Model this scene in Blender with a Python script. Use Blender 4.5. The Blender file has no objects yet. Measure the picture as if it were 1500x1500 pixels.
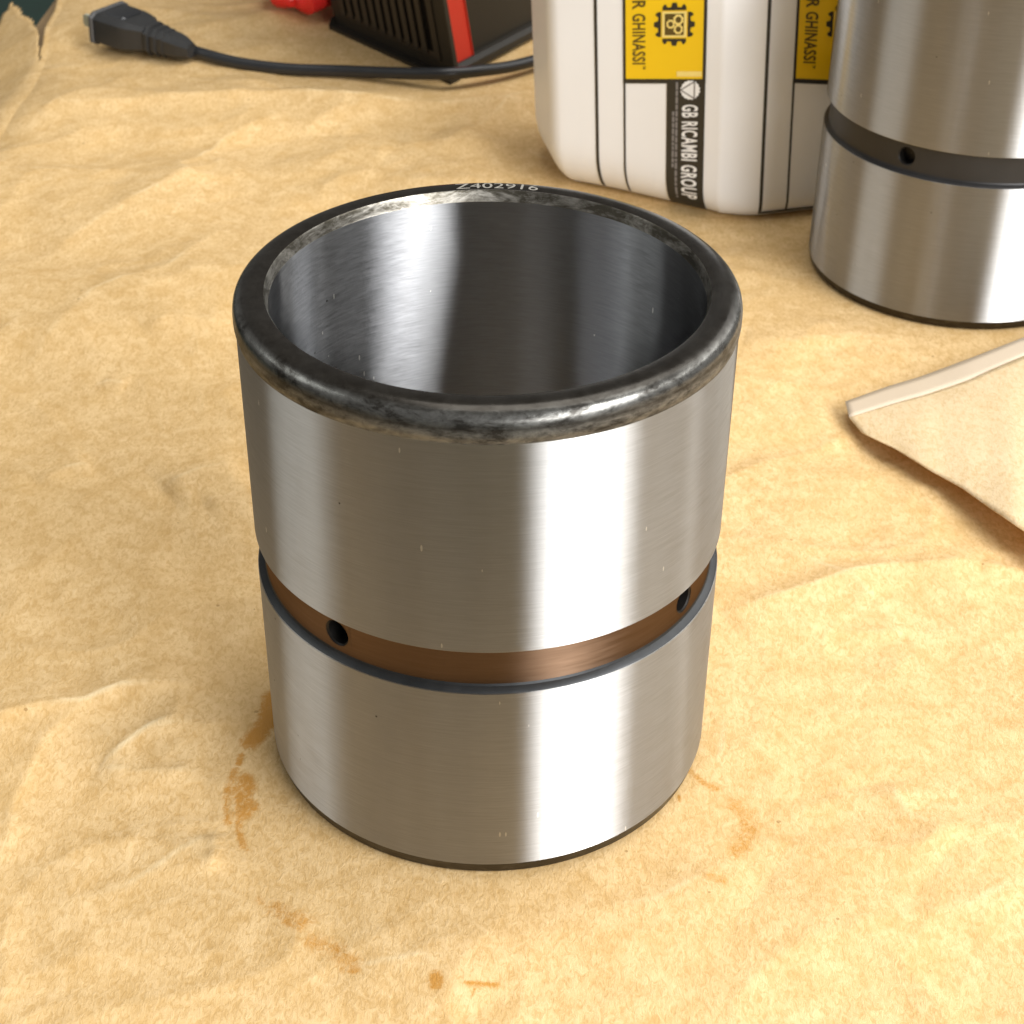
import bpy, bmesh, math, random
import numpy as np
from mathutils import Vector, Matrix

# ------------------------------------------------------------------ camera, world, lamps, exposure
S = 0.05                      # one unit of the numbers below = the bushing's outer radius = 50 mm
sc = bpy.context.scene
COL = sc.collection
CAM_C = np.array([0.0, -6.02858, 5.33497])
CAM_F = np.array([0.01407, 0.82300, -0.56787])
CAM_R = np.array([0.99990, -0.01206, 0.00729])
CAM_U = np.array([0.00085, 0.56791, 0.82309])
FPX = 2480.72

cd = bpy.data.cameras.new('camera')
cam = bpy.data.objects.new('camera', cd)
COL.objects.link(cam)
cd.sensor_fit = 'HORIZONTAL'
cd.sensor_width = 36.0
cd.lens = 36.0 * FPX / 1500.0
cd.clip_start = 0.01
cd.clip_end = 100.0
M = Matrix(((CAM_R[0], CAM_U[0], -CAM_F[0], CAM_C[0] * S),
            (CAM_R[1], CAM_U[1], -CAM_F[1], CAM_C[1] * S),
            (CAM_R[2], CAM_U[2], -CAM_F[2], CAM_C[2] * S),
            (0, 0, 0, 1)))
cam.matrix_world = M
cd.dof.use_dof = True
cd.dof.focus_distance = 7.0 * S
cd.dof.aperture_fstop = 52.0
sc.camera = cam

W = bpy.data.worlds.new('World')
sc.world = W
W.use_nodes = True
wb = W.node_tree.nodes['Background']
wb.inputs[0].default_value = (1.0, 0.97, 0.92, 1)
wb.inputs[1].default_value = 0.16

def area(name, az, el, dist, w, h, power, col, aim=(0, 2.0, 1.0)):
    """a window-like lamp; az in degrees from the camera side (-y) towards +x"""
    l = bpy.data.lights.new(name, 'AREA')
    l.shape = 'RECTANGLE'; l.size = w * S; l.size_y = h * S
    l.energy = power; l.color = col
    o = bpy.data.objects.new(name, l)
    COL.objects.link(o)
    a, e = math.radians(az), math.radians(el)
    p = Vector((math.sin(a) * math.cos(e), -math.cos(a) * math.cos(e), math.sin(e))) * dist
    o.location = (p + Vector(aim)) * S
    o.rotation_euler = (-p).to_track_quat('-Z', 'Z').to_euler()
    return o
area('window_right', 41, 29, 34, 13.0, 36, 45.0, (1.0, 1.0, 1.0))
area('window_left', -92, 34, 30, 12, 15, 2.3, (0.97, 1.0, 0.98))
area('window_right_middle', 86, 32, 30, 7, 18, 2.4, (1.0, 0.99, 0.96))
area('window_right_back', 124, 32, 30, 13, 18, 5.0, (1.0, 0.99, 0.96))
area('overhead_fill', 110, 74, 30, 24, 18, 14.0, (1.0, 0.985, 0.95), (-1.5, 6.0, 0.0))  # fill lamp added overhead to raise the diffuse light

vs = sc.view_settings
vs.view_transform = 'Standard'
vs.look = 'None'
vs.exposure = 0.15
vs.gamma = 1.0
vs.use_curve_mapping = False

# ------------------------------------------------------------------ helpers
def ground(px, py, z=0.0):
    """point of the table plane (height z) that the photograph shows at pixel px, py (of 1500)"""
    d = CAM_F + (px - 750) / FPX * CAM_R - (py - 750) / FPX * CAM_U
    return CAM_C + d * (z - CAM_C[2]) / d[2]

def proj(P):
    v = np.asarray(P, float) - CAM_C
    z = v @ CAM_F
    return 750 + FPX * (v @ CAM_R) / z, 750 - FPX * (v @ CAM_U) / z

def tag(o, label=None, cat=None, group=None, kind=None):
    if label: o['label'] = label
    if cat: o['category'] = cat
    if group: o['group'] = group
    if kind: o['kind'] = kind
    return o

def empty(name, loc=(0, 0, 0)):
    o = bpy.data.objects.new(name, None)
    o.empty_display_size = 0.01
    o.location = Vector(loc) * S
    COL.objects.link(o)
    return o

def mesh_obj(name, verts, faces, mat, parent=None, smooth=True, sharp=35, scale=True):
    me = bpy.data.meshes.new(name)
    v = np.asarray(verts, float)
    if scale: v = v * S
    me.from_pydata(v.tolist(), [], [tuple(int(i) for i in f) for f in faces])
    me.validate()
    me.update()
    if smooth:
        for p in me.polygons: p.use_smooth = True
        me.set_sharp_from_angle(angle=math.radians(sharp))
    if mat: me.materials.append(mat)
    o = bpy.data.objects.new(name, me)
    COL.objects.link(o)
    if parent: o.parent = parent
    return o

def bm_obj(name, bm, mat, parent=None, smooth=True, sharp=35):
    me = bpy.data.meshes.new(name)
    bmesh.ops.scale(bm, vec=(S, S, S), verts=bm.verts)
    bmesh.ops.recalc_face_normals(bm, faces=bm.faces)
    bm.to_mesh(me); bm.free()
    if smooth:
        for p in me.polygons: p.use_smooth = True
        me.set_sharp_from_angle(angle=math.radians(sharp))
    me.materials.append(mat)
    o = bpy.data.objects.new(name, me)
    COL.objects.link(o)
    if parent: o.parent = parent
    return o

def lathe(profile, n=256):
    V, F = [], []
    m = len(profile)
    for i in range(n):
        a = 2 * math.pi * i / n
        for r, z in profile: V.append((r * math.cos(a), r * math.sin(a), z))
    for i in range(n):
        j = (i + 1) % n
        for k in range(m - 1):
            F.append((i * m + k, j * m + k, j * m + k + 1, i * m + k + 1))
    return V, F

def sweep(path, rad, n=12, cap=True, squash=1.0):
    """round tube along path; rad = number or list"""
    P = [Vector(p) for p in path]
    V, F = [], []
    up = Vector((0, 0, 1))
    for i, p in enumerate(P):
        t = (P[min(i + 1, len(P) - 1)] - P[max(i - 1, 0)]).normalized()
        a = t.cross(up)
        if a.length < 1e-4: a = Vector((1, 0, 0))
        a.normalize(); b = a.cross(t).normalized()
        r = rad[i] if hasattr(rad, '__len__') else rad
        for k in range(n):
            q = 2 * math.pi * k / n
            V.append(tuple(p + a * (r * math.cos(q)) + b * (r * squash * math.sin(q))))
    for i in range(len(P) - 1):
        for k in range(n):
            k2 = (k + 1) % n
            F.append((i * n + k, i * n + k2, (i + 1) * n + k2, (i + 1) * n + k))
    if cap:
        F.append(tuple(range(n)))
        F.append(tuple((len(P) - 1) * n + k for k in reversed(range(n))))
    return V, F

def catmull(pts, sub=10):
    P = [Vector(p) for p in pts]
    P = [P[0] * 2 - P[1]] + P + [P[-1] * 2 - P[-2]]
    out = []
    for i in range(1, len(P) - 2):
        for k in range(sub):
            t = k / sub
            out.append(0.5 * ((2 * P[i]) + (P[i + 1] - P[i - 1]) * t + (2 * P[i - 1] - 5 * P[i] + 4 * P[i + 1] - P[i + 2]) * t * t
                              + (3 * P[i] - P[i - 1] - 3 * P[i + 1] + P[i + 2]) * t ** 3))
    out.append(P[-2])
    return out

# ------------------------------------------------------------------ materials
class NT:
    def __init__(s, name):
        s.m = bpy.data.materials.new(name); s.m.use_nodes = True
        s.t = s.m.node_tree; s.b = s.t.nodes['Principled BSDF']
    def n(s, typ, **kw):
        x = s.t.nodes.new(typ)
        for k, v in kw.items():
            if k.startswith('i_'):
                key = k[2:]
                key = int(key) if key.isdigit() else key.replace('_', ' ')
                x.inputs[key].default_value = v
            else: setattr(x, k, v)
        return x
    def l(s, a, b): s.t.links.new(a, b)
    def coords(s, scale=(1, 1, 1)):
        tc = s.n('ShaderNodeTexCoord'); mp = s.n('ShaderNodeMapping')
        mp.inputs['Scale'].default_value = tuple(c / S for c in scale)
        s.l(tc.outputs['Object'], mp.inputs['Vector'])
        return mp.outputs[0]
    def noise(s, co, scale, detail=3, rough=0.55, dist=0.0):
        x = s.n('ShaderNodeTexNoise')
        x.inputs['Scale'].default_value = scale; x.inputs['Detail'].default_value = detail
        x.inputs['Roughness'].default_value = rough; x.inputs['Distortion'].default_value = dist
        s.l(co, x.inputs['Vector'])
        return x.outputs[0]
    def ramp(s, fac, stops):
        r = s.n('ShaderNodeValToRGB')
        e = r.color_ramp.elements
        while len(e) < len(stops): e.new(0.5)
        for q, (p, c) in zip(e, stops):
            q.position = p
            q.color = (c, c, c, 1) if not hasattr(c, '__len__') else (*c, 1)
        s.l(fac, r.inputs[0])
        return r.outputs[0]
    def mix(s, fac, a, b, typ='MIX'):
        x = s.n('ShaderNodeMix', data_type='RGBA', blend_type=typ)
        for sock, v in ((x.inputs[0], fac), (x.inputs[6], a), (x.inputs[7], b)):
            if hasattr(v, 'is_linked') or hasattr(v, 'links'): s.l(v, sock)
            elif hasattr(v, '__len__'): sock.default_value = (*v, 1)
            else: sock.default_value = v
        return x.outputs[2]
    def math(s, op, a, b=0.0):
        x = s.n('ShaderNodeMath', operation=op)
        for sock, v in ((x.inputs[0], a), (x.inputs[1], b)):
            if hasattr(v, 'links'): s.l(v, sock)
            else: sock.default_value = v
        return x.outputs[0]
    def bump(s, h, strength, dist):
        b = s.n('ShaderNodeBump'); b.inputs['Strength'].default_value = strength
        b.inputs['Distance'].default_value = dist * S
        s.l(h, b.inputs['Height']); s.l(b.outputs[0], s.b.inputs['Normal'])
    def set(s, col=None, rough=None, metal=None, **kw):
        for nm, v in (('Base Color', col), ('Roughness', rough), ('Metallic', metal)):
            if v is None: continue
            if hasattr(v, 'links'): s.l(v, s.b.inputs[nm])
            else: s.b.inputs[nm].default_value = (*v, 1) if hasattr(v, '__len__') else v
        for k, v in kw.items(): s.b.inputs[k.replace('_', ' ')].default_value = v
        return s.m

def steel(name, col, rough, aniso=0.80, streak=(3, 3, 90), specks=True):
    t = NT(name)
    co = t.coords()
    cs = t.coords(streak)
    st = t.noise(cs, 2.2, 4, 0.6)
    st2 = t.noise(t.coords((1, 1, 0.12)), 4.0, 3, 0.5)
    c = t.mix(t.ramp(st, [(0.30, 0.0), (0.72, 1.0)]), tuple(x * 0.88 for x in col), tuple(min(1, x * 1.08) for x in col))
    c = t.mix(t.math('MULTIPLY', t.ramp(st2, [(0.35, 1.0), (0.6, 0.0)]), 0.25), c, (col[0] * 0.80, col[1] * 0.75, col[2] * 0.68))
    if specks:
        v = t.n('ShaderNodeTexVoronoi'); v.inputs['Scale'].default_value = 7.0
        t.l(co, v.inputs['Vector'])
        sel = t.noise(co, 5.0, 0)
        dk = t.math('MULTIPLY', t.math('LESS_THAN', v.outputs['Distance'], 0.035), t.math('GREATER_THAN', sel, 0.53))
        c = t.mix(t.math('MULTIPLY', dk, 0.75), c, (0.05, 0.045, 0.04))
        # short scratches
        w = t.coords((10, 10, 3)); 
        v2 = t.n('ShaderNodeTexVoronoi'); v2.inputs['Scale'].default_value = 1.6
        t.l(w, v2.inputs['Vector'])
        sel2 = t.noise(co, 3.1, 1)
        lt = t.math('MULTIPLY', t.math('LESS_THAN', v2.outputs['Distance'], 0.07), t.math('GREATER_THAN', sel2, 0.54))
        c = t.mix(t.math('MULTIPLY', lt, 0.8), c, (0.9, 0.88, 0.82))
    rg = t.math('ADD', t.math('MULTIPLY', st, 0.10), rough - 0.05)
    # circumferential grinding marks: light is spread up and down, hardly sideways
    tn = t.n('ShaderNodeTangent', direction_type='RADIAL', axis='Z')
    g = t.n('ShaderNodeBsdfAnisotropic', distribution='BECKMANN')
    g.inputs['Anisotropy'].default_value = aniso
    t.l(tn.outputs[0], g.inputs['Tangent']); t.l(c, g.inputs['Color']); t.l(rg, g.inputs['Roughness'])
    bp = t.n('ShaderNodeBump'); bp.inputs['Strength'].default_value = 0.12; bp.inputs['Distance'].default_value = 0.003 * S
    t.l(st, bp.inputs['Height']); t.l(bp.outputs[0], g.inputs['Normal'])
    out = [n for n in t.t.nodes if n.type == 'OUTPUT_MATERIAL'][0]
    t.t.nodes.remove(t.b)
    t.l(g.outputs[0], out.inputs['Surface'])
    return t.m

def oxide(name, dark, light, rough=0.28, pale_level=0.5, metal=0.85):
    t = NT(name)
    co = t.coords((1, 1, 2.2))
    a = t.noise(co, 5.0, 6, 0.68, 1.4)
    b = t.noise(t.coords((1, 1, 3)), 17.0, 5, 0.7, 0.5)
    m = t.math('ADD', t.math('MULTIPLY', a, 0.65), t.math('MULTIPLY', b, 0.35))
    c = t.mix(t.ramp(m, [(pale_level, 0.0), (pale_level + 0.16, 1.0)]), dark, light)
    t.set(c, t.math('ADD', t.math('MULTIPLY', b, 0.25), rough - 0.1), metal)
    t.bump(m, 0.25, 0.012)
    return t.m

def plain(name, col, rough=0.45, metal=0.0, var=0.12, scale=6.0, bump=0.1, spec=0.5):
    t = NT(name)
    co = t.coords()
    n = t.noise(co, scale, 4, 0.6)
    c = t.mix(n, tuple(x * (1 - var) for x in col), tuple(min(1, x * (1 + var)) for x in col))
    t.set(c, t.math('ADD', t.math('MULTIPLY', n, 0.15), rough - 0.07), metal)
    t.b.inputs['Specular IOR Level'].default_value = spec
    if bump: t.bump(t.noise(co, scale * 12, 2), bump, 0.004)
    return t.m

def kraft(name, a, b, stains=False):
    t = NT(name)
    co = t.coords()
    big = t.noise(co, 0.9, 4, 0.6)
    mid = t.noise(co, 7.0, 5, 0.62, 0.6)
    fine = t.noise(t.coords((1.0, 0.55, 1)), 42.0, 4, 0.7, 0.8)
    grain = t.noise(t.coords((1.7, 0.6, 1)), 70.0, 2, 0.6, 0.3)
    c = t.mix(t.ramp(mid, [(0.34, 0.0), (0.66, 1.0)]), a, b)
    c = t.mix(t.math('MULTIPLY', t.ramp(fine, [(0.38, 1.0), (0.52, 0.0)]), 0.55), c, (a[0] * 0.80, a[1] * 0.72, a[2] * 0.55))
    c = t.mix(t.math('MULTIPLY', t.ramp(fine, [(0.54, 0.0), (0.74, 1.0)]), 0.42), c, (min(1, b[0] * 1.12), b[1] * 1.16, b[2] * 1.3))
    c = t.mix(t.math('MULTIPLY', t.ramp(big, [(0.35, 0.0), (0.7, 1.0)]), 0.22), c, (a[0] * 0.95, a[1] * 0.92, a[2] * 0.80))
    if stains:
        at = t.n('ShaderNodeAttribute', attribute_name='stain')
        sn = t.noise(t.coords((1, 0.8, 1)), 30.0, 6, 0.8, 0.9)
        s1 = t.math('ADD', at.outputs['Fac'], t.math('MULTIPLY', t.math('SUBTRACT', sn, 0.5), 2.4))
        f = t.ramp(s1, [(0.16, 0.0), (0.42, 0.45), (0.78, 1.0)])
        f = t.math('MULTIPLY', f, t.math('MINIMUM', t.math('MULTIPLY', at.outputs['Fac'], 2.2), 1.0))
        c = t.mix(t.math('MULTIPLY', f, 0.92), c, (0.50, 0.235, 0.04))
        at2 = t.n('ShaderNodeAttribute', attribute_name='pale_level')
        c = t.mix(t.math('MULTIPLY', at2.outputs['Fac'], 0.55), c, (0.90, 0.78, 0.52))  # paler along the crease lines
        fl = t.n('ShaderNodeTexVoronoi'); fl.inputs['Scale'].default_value = 5.5
        t.l(co, fl.inputs['Vector'])
        sp = t.math('MULTIPLY', t.math('LESS_THAN', fl.outputs['Distance'], t.math('MULTIPLY', t.noise(co, 30, 0), 0.10)),
                    t.math('GREATER_THAN', t.noise(co, 2.3, 1), 0.54))
        c = t.mix(t.math('MULTIPLY', sp, 0.6), c, (0.30, 0.17, 0.05))
    t.set(c, 0.72, 0.0)
    t.b.inputs['Specular IOR Level'].default_value = 0.25
    h = t.math('ADD', t.math('MULTIPLY', mid, 0.35), t.math('ADD', t.math('MULTIPLY', fine, 0.6), t.math('MULTIPLY', grain, 0.25)))
    t.bump(h, 0.42, 0.018)
    return t.m

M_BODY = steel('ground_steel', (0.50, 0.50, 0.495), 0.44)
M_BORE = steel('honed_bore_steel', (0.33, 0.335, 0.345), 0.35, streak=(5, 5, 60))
M_RIM = oxide('black_oxide_steel', (0.030, 0.026, 0.020), (0.20, 0.195, 0.18), 0.30, 0.50)
def rim_mat():
    t = NT('rolled_rim_oxide')
    co = t.coords((1, 1, 1))
    a = t.noise(t.coords((1, 1, 3.0)), 3.2, 6, 0.66, 0.8)
    b = t.noise(t.coords((1, 1, 2.2)), 15.0, 5, 0.72, 0.4)
    g = t.noise(co, 60.0, 2, 0.6)
    m = t.math('ADD', t.math('MULTIPLY', a, 0.55), t.math('MULTIPLY', b, 0.45))
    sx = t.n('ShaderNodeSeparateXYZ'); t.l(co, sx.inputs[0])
    # flat nearly black; shoulder worn with its highlight painted in; neck worn too
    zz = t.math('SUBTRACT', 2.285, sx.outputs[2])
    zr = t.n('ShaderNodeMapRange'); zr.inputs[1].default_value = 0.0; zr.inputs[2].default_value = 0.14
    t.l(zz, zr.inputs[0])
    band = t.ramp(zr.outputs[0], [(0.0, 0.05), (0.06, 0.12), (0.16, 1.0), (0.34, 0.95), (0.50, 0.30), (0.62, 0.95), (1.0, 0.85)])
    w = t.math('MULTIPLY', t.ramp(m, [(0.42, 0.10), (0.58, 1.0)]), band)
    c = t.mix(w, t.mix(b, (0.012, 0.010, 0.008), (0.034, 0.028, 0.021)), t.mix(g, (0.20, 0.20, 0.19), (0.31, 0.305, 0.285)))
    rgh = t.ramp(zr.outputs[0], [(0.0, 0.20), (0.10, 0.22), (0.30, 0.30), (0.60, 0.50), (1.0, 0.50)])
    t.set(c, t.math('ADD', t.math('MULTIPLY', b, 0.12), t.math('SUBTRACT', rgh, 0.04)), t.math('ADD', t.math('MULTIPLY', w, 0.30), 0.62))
    t.b.inputs['Specular IOR Level'].default_value = 0.25
    t.bump(m, 0.14, 0.008)
    return t.m
M_RIM = rim_mat()
M_CHAM = oxide('worn_chamfer_steel', (0.10, 0.09, 0.07), (0.36, 0.34, 0.30), 0.36, 0.44, 0.95)
M_EDGE = oxide('dark_base_edge', (0.045, 0.036, 0.024), (0.10, 0.085, 0.06), 0.35, 0.5)
M_GROOVE = steel('bronzed_groove', (0.185, 0.120, 0.080), 0.46, aniso=0.6, streak=(2, 2, 30), specks=False)
M_LEDGE = plain('blued_ledge', (0.062, 0.064, 0.066), 0.42, 0.9, var=0.5, scale=5.0, bump=0.1)
M_GROOVE_D = plain('black_groove', (0.034, 0.033, 0.033), 0.45, 0.5, var=0.25, scale=4.0, bump=0.1)
M_HOLE = plain('oil_hole_dark', (0.02, 0.018, 0.016), 0.4, 0.6)
M_ETCH = plain('etched_grey', (0.34, 0.32, 0.28), 0.55, 0.3)
M_PAPER = kraft('kraft_paper', (0.62, 0.41, 0.178), (0.75, 0.535, 0.275), True)
M_ENV = kraft('pale_kraft', (0.80, 0.63, 0.38), (0.87, 0.71, 0.46))
def translucent(m, fac, col):
    nt = m.node_tree
    out = [n for n in nt.nodes if n.type == 'OUTPUT_MATERIAL'][0]
    src = out.inputs['Surface'].links[0].from_socket
    tr = nt.nodes.new('ShaderNodeBsdfTranslucent'); tr.inputs[0].default_value = (*col, 1)
    mx = nt.nodes.new('ShaderNodeMixShader'); mx.inputs[0].default_value = fac
    nt.links.new(src, mx.inputs[1]); nt.links.new(tr.outputs[0], mx.inputs[2]); nt.links.new(mx.outputs[0], out.inputs['Surface'])
translucent(M_ENV, 0.22, (0.90, 0.60, 0.25))
M_STRIP = plain('glue_strip', (0.56, 0.455, 0.335), 0.5, var=0.05, scale=2)
M_WHITE = plain('white_plastic', (0.84, 0.85, 0.86), 0.38, var=0.02, scale=3, bump=0.05)
M_YEL = plain('label_yellow', (0.86, 0.56, 0.006), 0.4, var=0.03, scale=2, bump=0)
M_INK = plain('label_black', (0.022, 0.020, 0.016), 0.4, bump=0)
M_LABW = plain('label_white', (0.84, 0.85, 0.86), 0.4, var=0.03, bump=0)
M_PALEY = plain('label_pale_yellow', (0.88, 0.70, 0.22), 0.4, bump=0)
M_GREYINK = plain('label_grey', (0.22, 0.21, 0.21), 0.45, bump=0)
M_INK2 = plain('label_brown_ink', (0.10, 0.065, 0.01), 0.45, bump=0)
M_CAP = plain('cap_black', (0.03, 0.03, 0.03), 0.4)
M_BLK = plain('charger_black', (0.024, 0.020, 0.014), 0.5, var=0.2, spec=0.35)
M_SLAT = plain('charger_slat', (0.040, 0.031, 0.021), 0.5, var=0.2, spec=0.35)
M_SLOT = plain('charger_slot', (0.006, 0.005, 0.004), 0.7, spec=0.1)
M_RED = plain('strap_red', (0.70, 0.035, 0.015), 0.5, var=0.06, bump=0.1)
M_CLAMP = plain('clamp_red', (0.80, 0.03, 0.025), 0.32, var=0.15, scale=3)
M_CORD = plain('cord_rubber', (0.020, 0.021, 0.023), 0.33, var=0.2)
M_PLUG = plain('plug_black', (0.028, 0.028, 0.028), 0.42, var=0.25)
M_PLUGR = plain('plug_pale_face', (0.085, 0.085, 0.085), 0.5, var=0.2)  # lighter grey than the plug body
M_PRONG = plain('prong_metal', (0.62, 0.64, 0.52), 0.35, 0.3, var=0.05)
M_FLOOR = plain('floor_green', (0.040, 0.105, 0.080), 0.45, var=0.4, scale=1.2)
M_WOOD = plain('table_board', (0.30, 0.20, 0.10), 0.6, var=0.2, scale=2)

# ------------------------------------------------------------------ floor and table
def grid_quad(x0, x1, y0, y1, z):
    return [(x0, y0, z), (x1, y0, z), (x1, y1, z), (x0, y1, z)], [(0, 1, 2, 3)]
v, f = grid_quad(-400, 400, -400, 400, -17.0)
tag(mesh_obj('floor', v, f, M_FLOOR, smooth=False), kind='structure')

def edge_x(y):
    """left edge of the table, where the paper turns down"""
    return np.interp(y, [-4, 2, 5.5, 7.08, 8.2, 9.2, 10.4, 12.5, 14.5], [-5.1, -4.7, -4.35, -4.02, -3.98, -4.05, -4.16, -4.42, -4.7])
bm = bmesh.new()
bmesh.ops.create_cube(bm, size=1.0)
bmesh.ops.scale(bm, vec=(12.0, 17.6, 0.5), verts=bm.verts)
for vv in bm.verts:
    vv.co += Vector((2.45, 5.3, -0.55))
    if vv.co.x < 0: vv.co.x = float(edge_x(vv.co.y)) + 0.18
bmesh.ops.bevel(bm, geom=bm.edges[:], offset=0.05, segments=2, affect='EDGES')
tag(bm_obj('table_top', bm, M_WOOD), kind='structure')

# ------------------------------------------------------------------ the kraft paper sheet
rng = np.random.RandomState(4)
PERM = rng.permutation(512)
GR = rng.rand(512) * 2 * np.pi
def perlin(x, y):
    xi = np.floor(x).astype(int); yi = np.floor(y).astype(int)
    xf = x - xi; yf = y - yi
    def g(ix, iy, dx, dy):
        a = GR[PERM[(PERM[ix & 511] + iy) & 511]]
        return np.cos(a) * dx + np.sin(a) * dy
    u = xf ** 3 * (xf * (xf * 6 - 15) + 10); w = yf ** 3 * (yf * (yf * 6 - 15) + 10)
    a = g(xi, yi, xf, yf); b = g(xi + 1, yi, xf - 1, yf)
    c = g(xi, yi + 1, xf, yf - 1); d = g(xi + 1, yi + 1, xf - 1, yf - 1)
    return (a + (b - a) * u) * (1 - w) + (c + (d - c) * u) * w

def polydist(x, y, pts):
    """signed distance to a polyline and the position 0..1 along it"""
    best = np.full(x.shape, 1e9); sg = np.zeros(x.shape); tt = np.zeros(x.shape)
    L = [math.hypot(pts[i + 1][0] - pts[i][0], pts[i + 1][1] - pts[i][1]) for i in range(len(pts) - 1)]
    tot = sum(L); acc = 0
    for i in range(len(pts) - 1):
        ax, ay = pts[i][:2]; dx, dy = pts[i + 1][0] - ax, pts[i + 1][1] - ay
        t = np.clip(((x - ax) * dx + (y - ay) * dy) / (L[i] ** 2 + 1e-12), 0, 1)
        ex = x - ax - t * dx; ey = y - ay - t * dy
        d = np.hypot(ex, ey); s = np.sign(dx * ey - dy * ex)
        m = d < best
        best = np.where(m, d, best); sg = np.where(m, s, sg); tt = np.where(m, (acc + t * L[i]) / tot, tt)
        acc += L[i]
    return best, sg, tt

G = lambda *pp: [tuple(ground(a, b)[:2]) for a, b in pp]
# creases seen on the sheet: pixel polyline, height, width on the left side, width on the right side
CREASES = [
    (G((-60, 1085), (0, 1066), (60, 1052), (125, 1043), (180, 1020), (300, 1010)), 0.050, 0.40, 0.07),
    (G((130, 1040), (70, 1090), (48, 1130), (20, 1180), (10, 1260)), 0.030, 0.10, 0.22),
    (G((148, 1126), (185, 1100), (215, 1076), (260, 1060), (265, 1020)), 0.030, 0.14, 0.08),
    (G((215, 1076), (280, 1068), (350, 1059)), 0.018, 0.12, 0.08),
    (G((145, 1127), (200, 1138), (300, 1132)), 0.022, 0.08, 0.16),
    (G((312, 1222), (317, 1250), (306, 1280)), 0.020, 0.05, 0.05),
    (G((215, 495), (250, 482), (340, 480)), 0.040, 0.18, 0.08),
    (G((60, 715), (100, 690), (135, 682)), 0.035, 0.20, 0.10),
    (G((150, 560), (185, 565)), 0.020, 0.08, 0.08),
    (G((240, 720), (300, 700), (360, 690)), 0.050, 0.12, 0.20),
    (G((300, 745), (340, 735), (380, 722)), 0.030, 0.10, 0.12),
    (G((1060, 905), (1180, 870), (1290, 840), (1400, 838), (1520, 845)), 0.045, 0.12, 0.30),
    (G((1085, 780), (1130, 800), (1250, 860), (1330, 930)), 0.020, 0.25, 0.2),
    (G((1435, 843), (1470, 847), (1500, 845)), 0.018, 0.04, 0.05),
    (G((1040, 990), (1060, 1060), (1052, 1120)), 0.022, 0.10, 0.14),
    (G((1300, 1150), (1330, 1200), (1400, 1235)), 0.025, 0.10, 0.25),
    (G((1090, 500), (1160, 510), (1260, 492), (1330, 500)), 0.040, 0.20, 0.18),
    (G((60, 160), (220, 152), (420, 150), (620, 158), (800, 150)), 0.055, 0.30, 0.12),
    (G((330, 290), (260, 250), (330, 200), (420, 170)), 0.045, 0.35, 0.2),
    (G((60, 380), (150, 330), (260, 270), (330, 230)), 0.060, 0.40, 0.3),
    (G((20, 560), (140, 440), (250, 400), (330, 330)), 0.050, 0.35, 0.5),
    (G((770, 130), (700, 190), (640, 230)), 0.050, 0.25, 0.35),
    (G((850, 250), (760, 215), (640, 200)), 0.040, 0.2, 0.3),
    (G((40, 1340), (180, 1300), (330, 1210)), 0.020, 0.35, 0.25),
    (G((500, 1420), (620, 1400), (700, 1480)), 0.012, 0.25, 0.25),
    (G((820, 1290), (880, 1330), (960, 1320), (1080, 1260)), 0.022, 0.2, 0.25),
    (G((1120, 1300), (1250, 1360), (1400, 1340), (1520, 1280)), 0.025, 0.25, 0.35),
]
FLAT = [((0, 0), 1.0, 0.50), ((3.275, 4.77), 1.0, 0.5)]
def paper_h(x, y):
    return 1.18 * paper_h0(x, y)
def paper_h0(x, y):
    wx = x + 0.35 * perlin(x * 0.9 + 7, y * 0.9); wy = y + 0.35 * perlin(x * 0.9, y * 0.9 + 31)
    far = np.clip((y + 0.5) / 7.0, 0.0, 1.0)
    h = 0.10 * (0.30 + far) * perlin(wx * 0.45 + 3.3, wy * 0.70 + 1.7)
    h += 0.030 * (0.35 + 0.8 * far) * perlin((wx + 0.8 * wy) * 0.75 + 9, (wy - 0.3 * wx) * 1.5 + 5)
    r = 1 - np.abs(perlin(wx * 0.8 + 40, wy * 1.15 + 11)) * 2.4
    h += 0.014 * np.clip(r, 0, 1) ** 3
    h += 0.040 * np.abs(perlin((wx + 0.5 * wy) * 0.8 + 21, (wy - 0.2 * wx) * 1.1 + 45)) * (0.5 + 0.5 * far)
    h -= 0.022 * np.abs(perlin(wx * 1.25 + 50, wy * 1.6 + 15 + 0.4 * x)) * (0.6 + 0.4 * far)
    r = 1 - np.abs(perlin(wx * 1.9 + 80, wy * 2.3 + 61)) * 2.6
    h += 0.004 * np.clip(r, 0, 1) ** 3
    h += 0.004 * perlin(wx * 3.7, wy * 4.3) + 0.0015 * perlin(x * 9.0, y * 9.0)
    for pts, A, wl, wr in CREASES:
        d, s, t = polydist(x, y, pts)
        tp = np.clip(np.minimum(t, 1 - t) * 5, 0, 1) ** 0.7
        h += A * tp * np.exp(-d / np.where(s > 0, wl, wr))
    for (cx, cy), r0, fade in FLAT:
        d = np.hypot(x - cx, y - cy) - r0
        k = np.clip(d / fade, 0, 1); k = k * k * (3 - 2 * k)
        h = h * k - 0.004 * (1 - k)
    for poly in ((0.3, 3.1, 5.4, 7.2), (-1.6, 0.9, 8.3, 10.4)):      # under the can, under the charger
        d = np.maximum(np.maximum(poly[0] - x, x - poly[1]), np.maximum(poly[2] - y, y - poly[3]))
        k = np.clip(d / 0.5, 0, 1); k = k * k * (3 - 2 * k)
        h = h * k - 0.004 * (1 - k)
    return h

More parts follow.
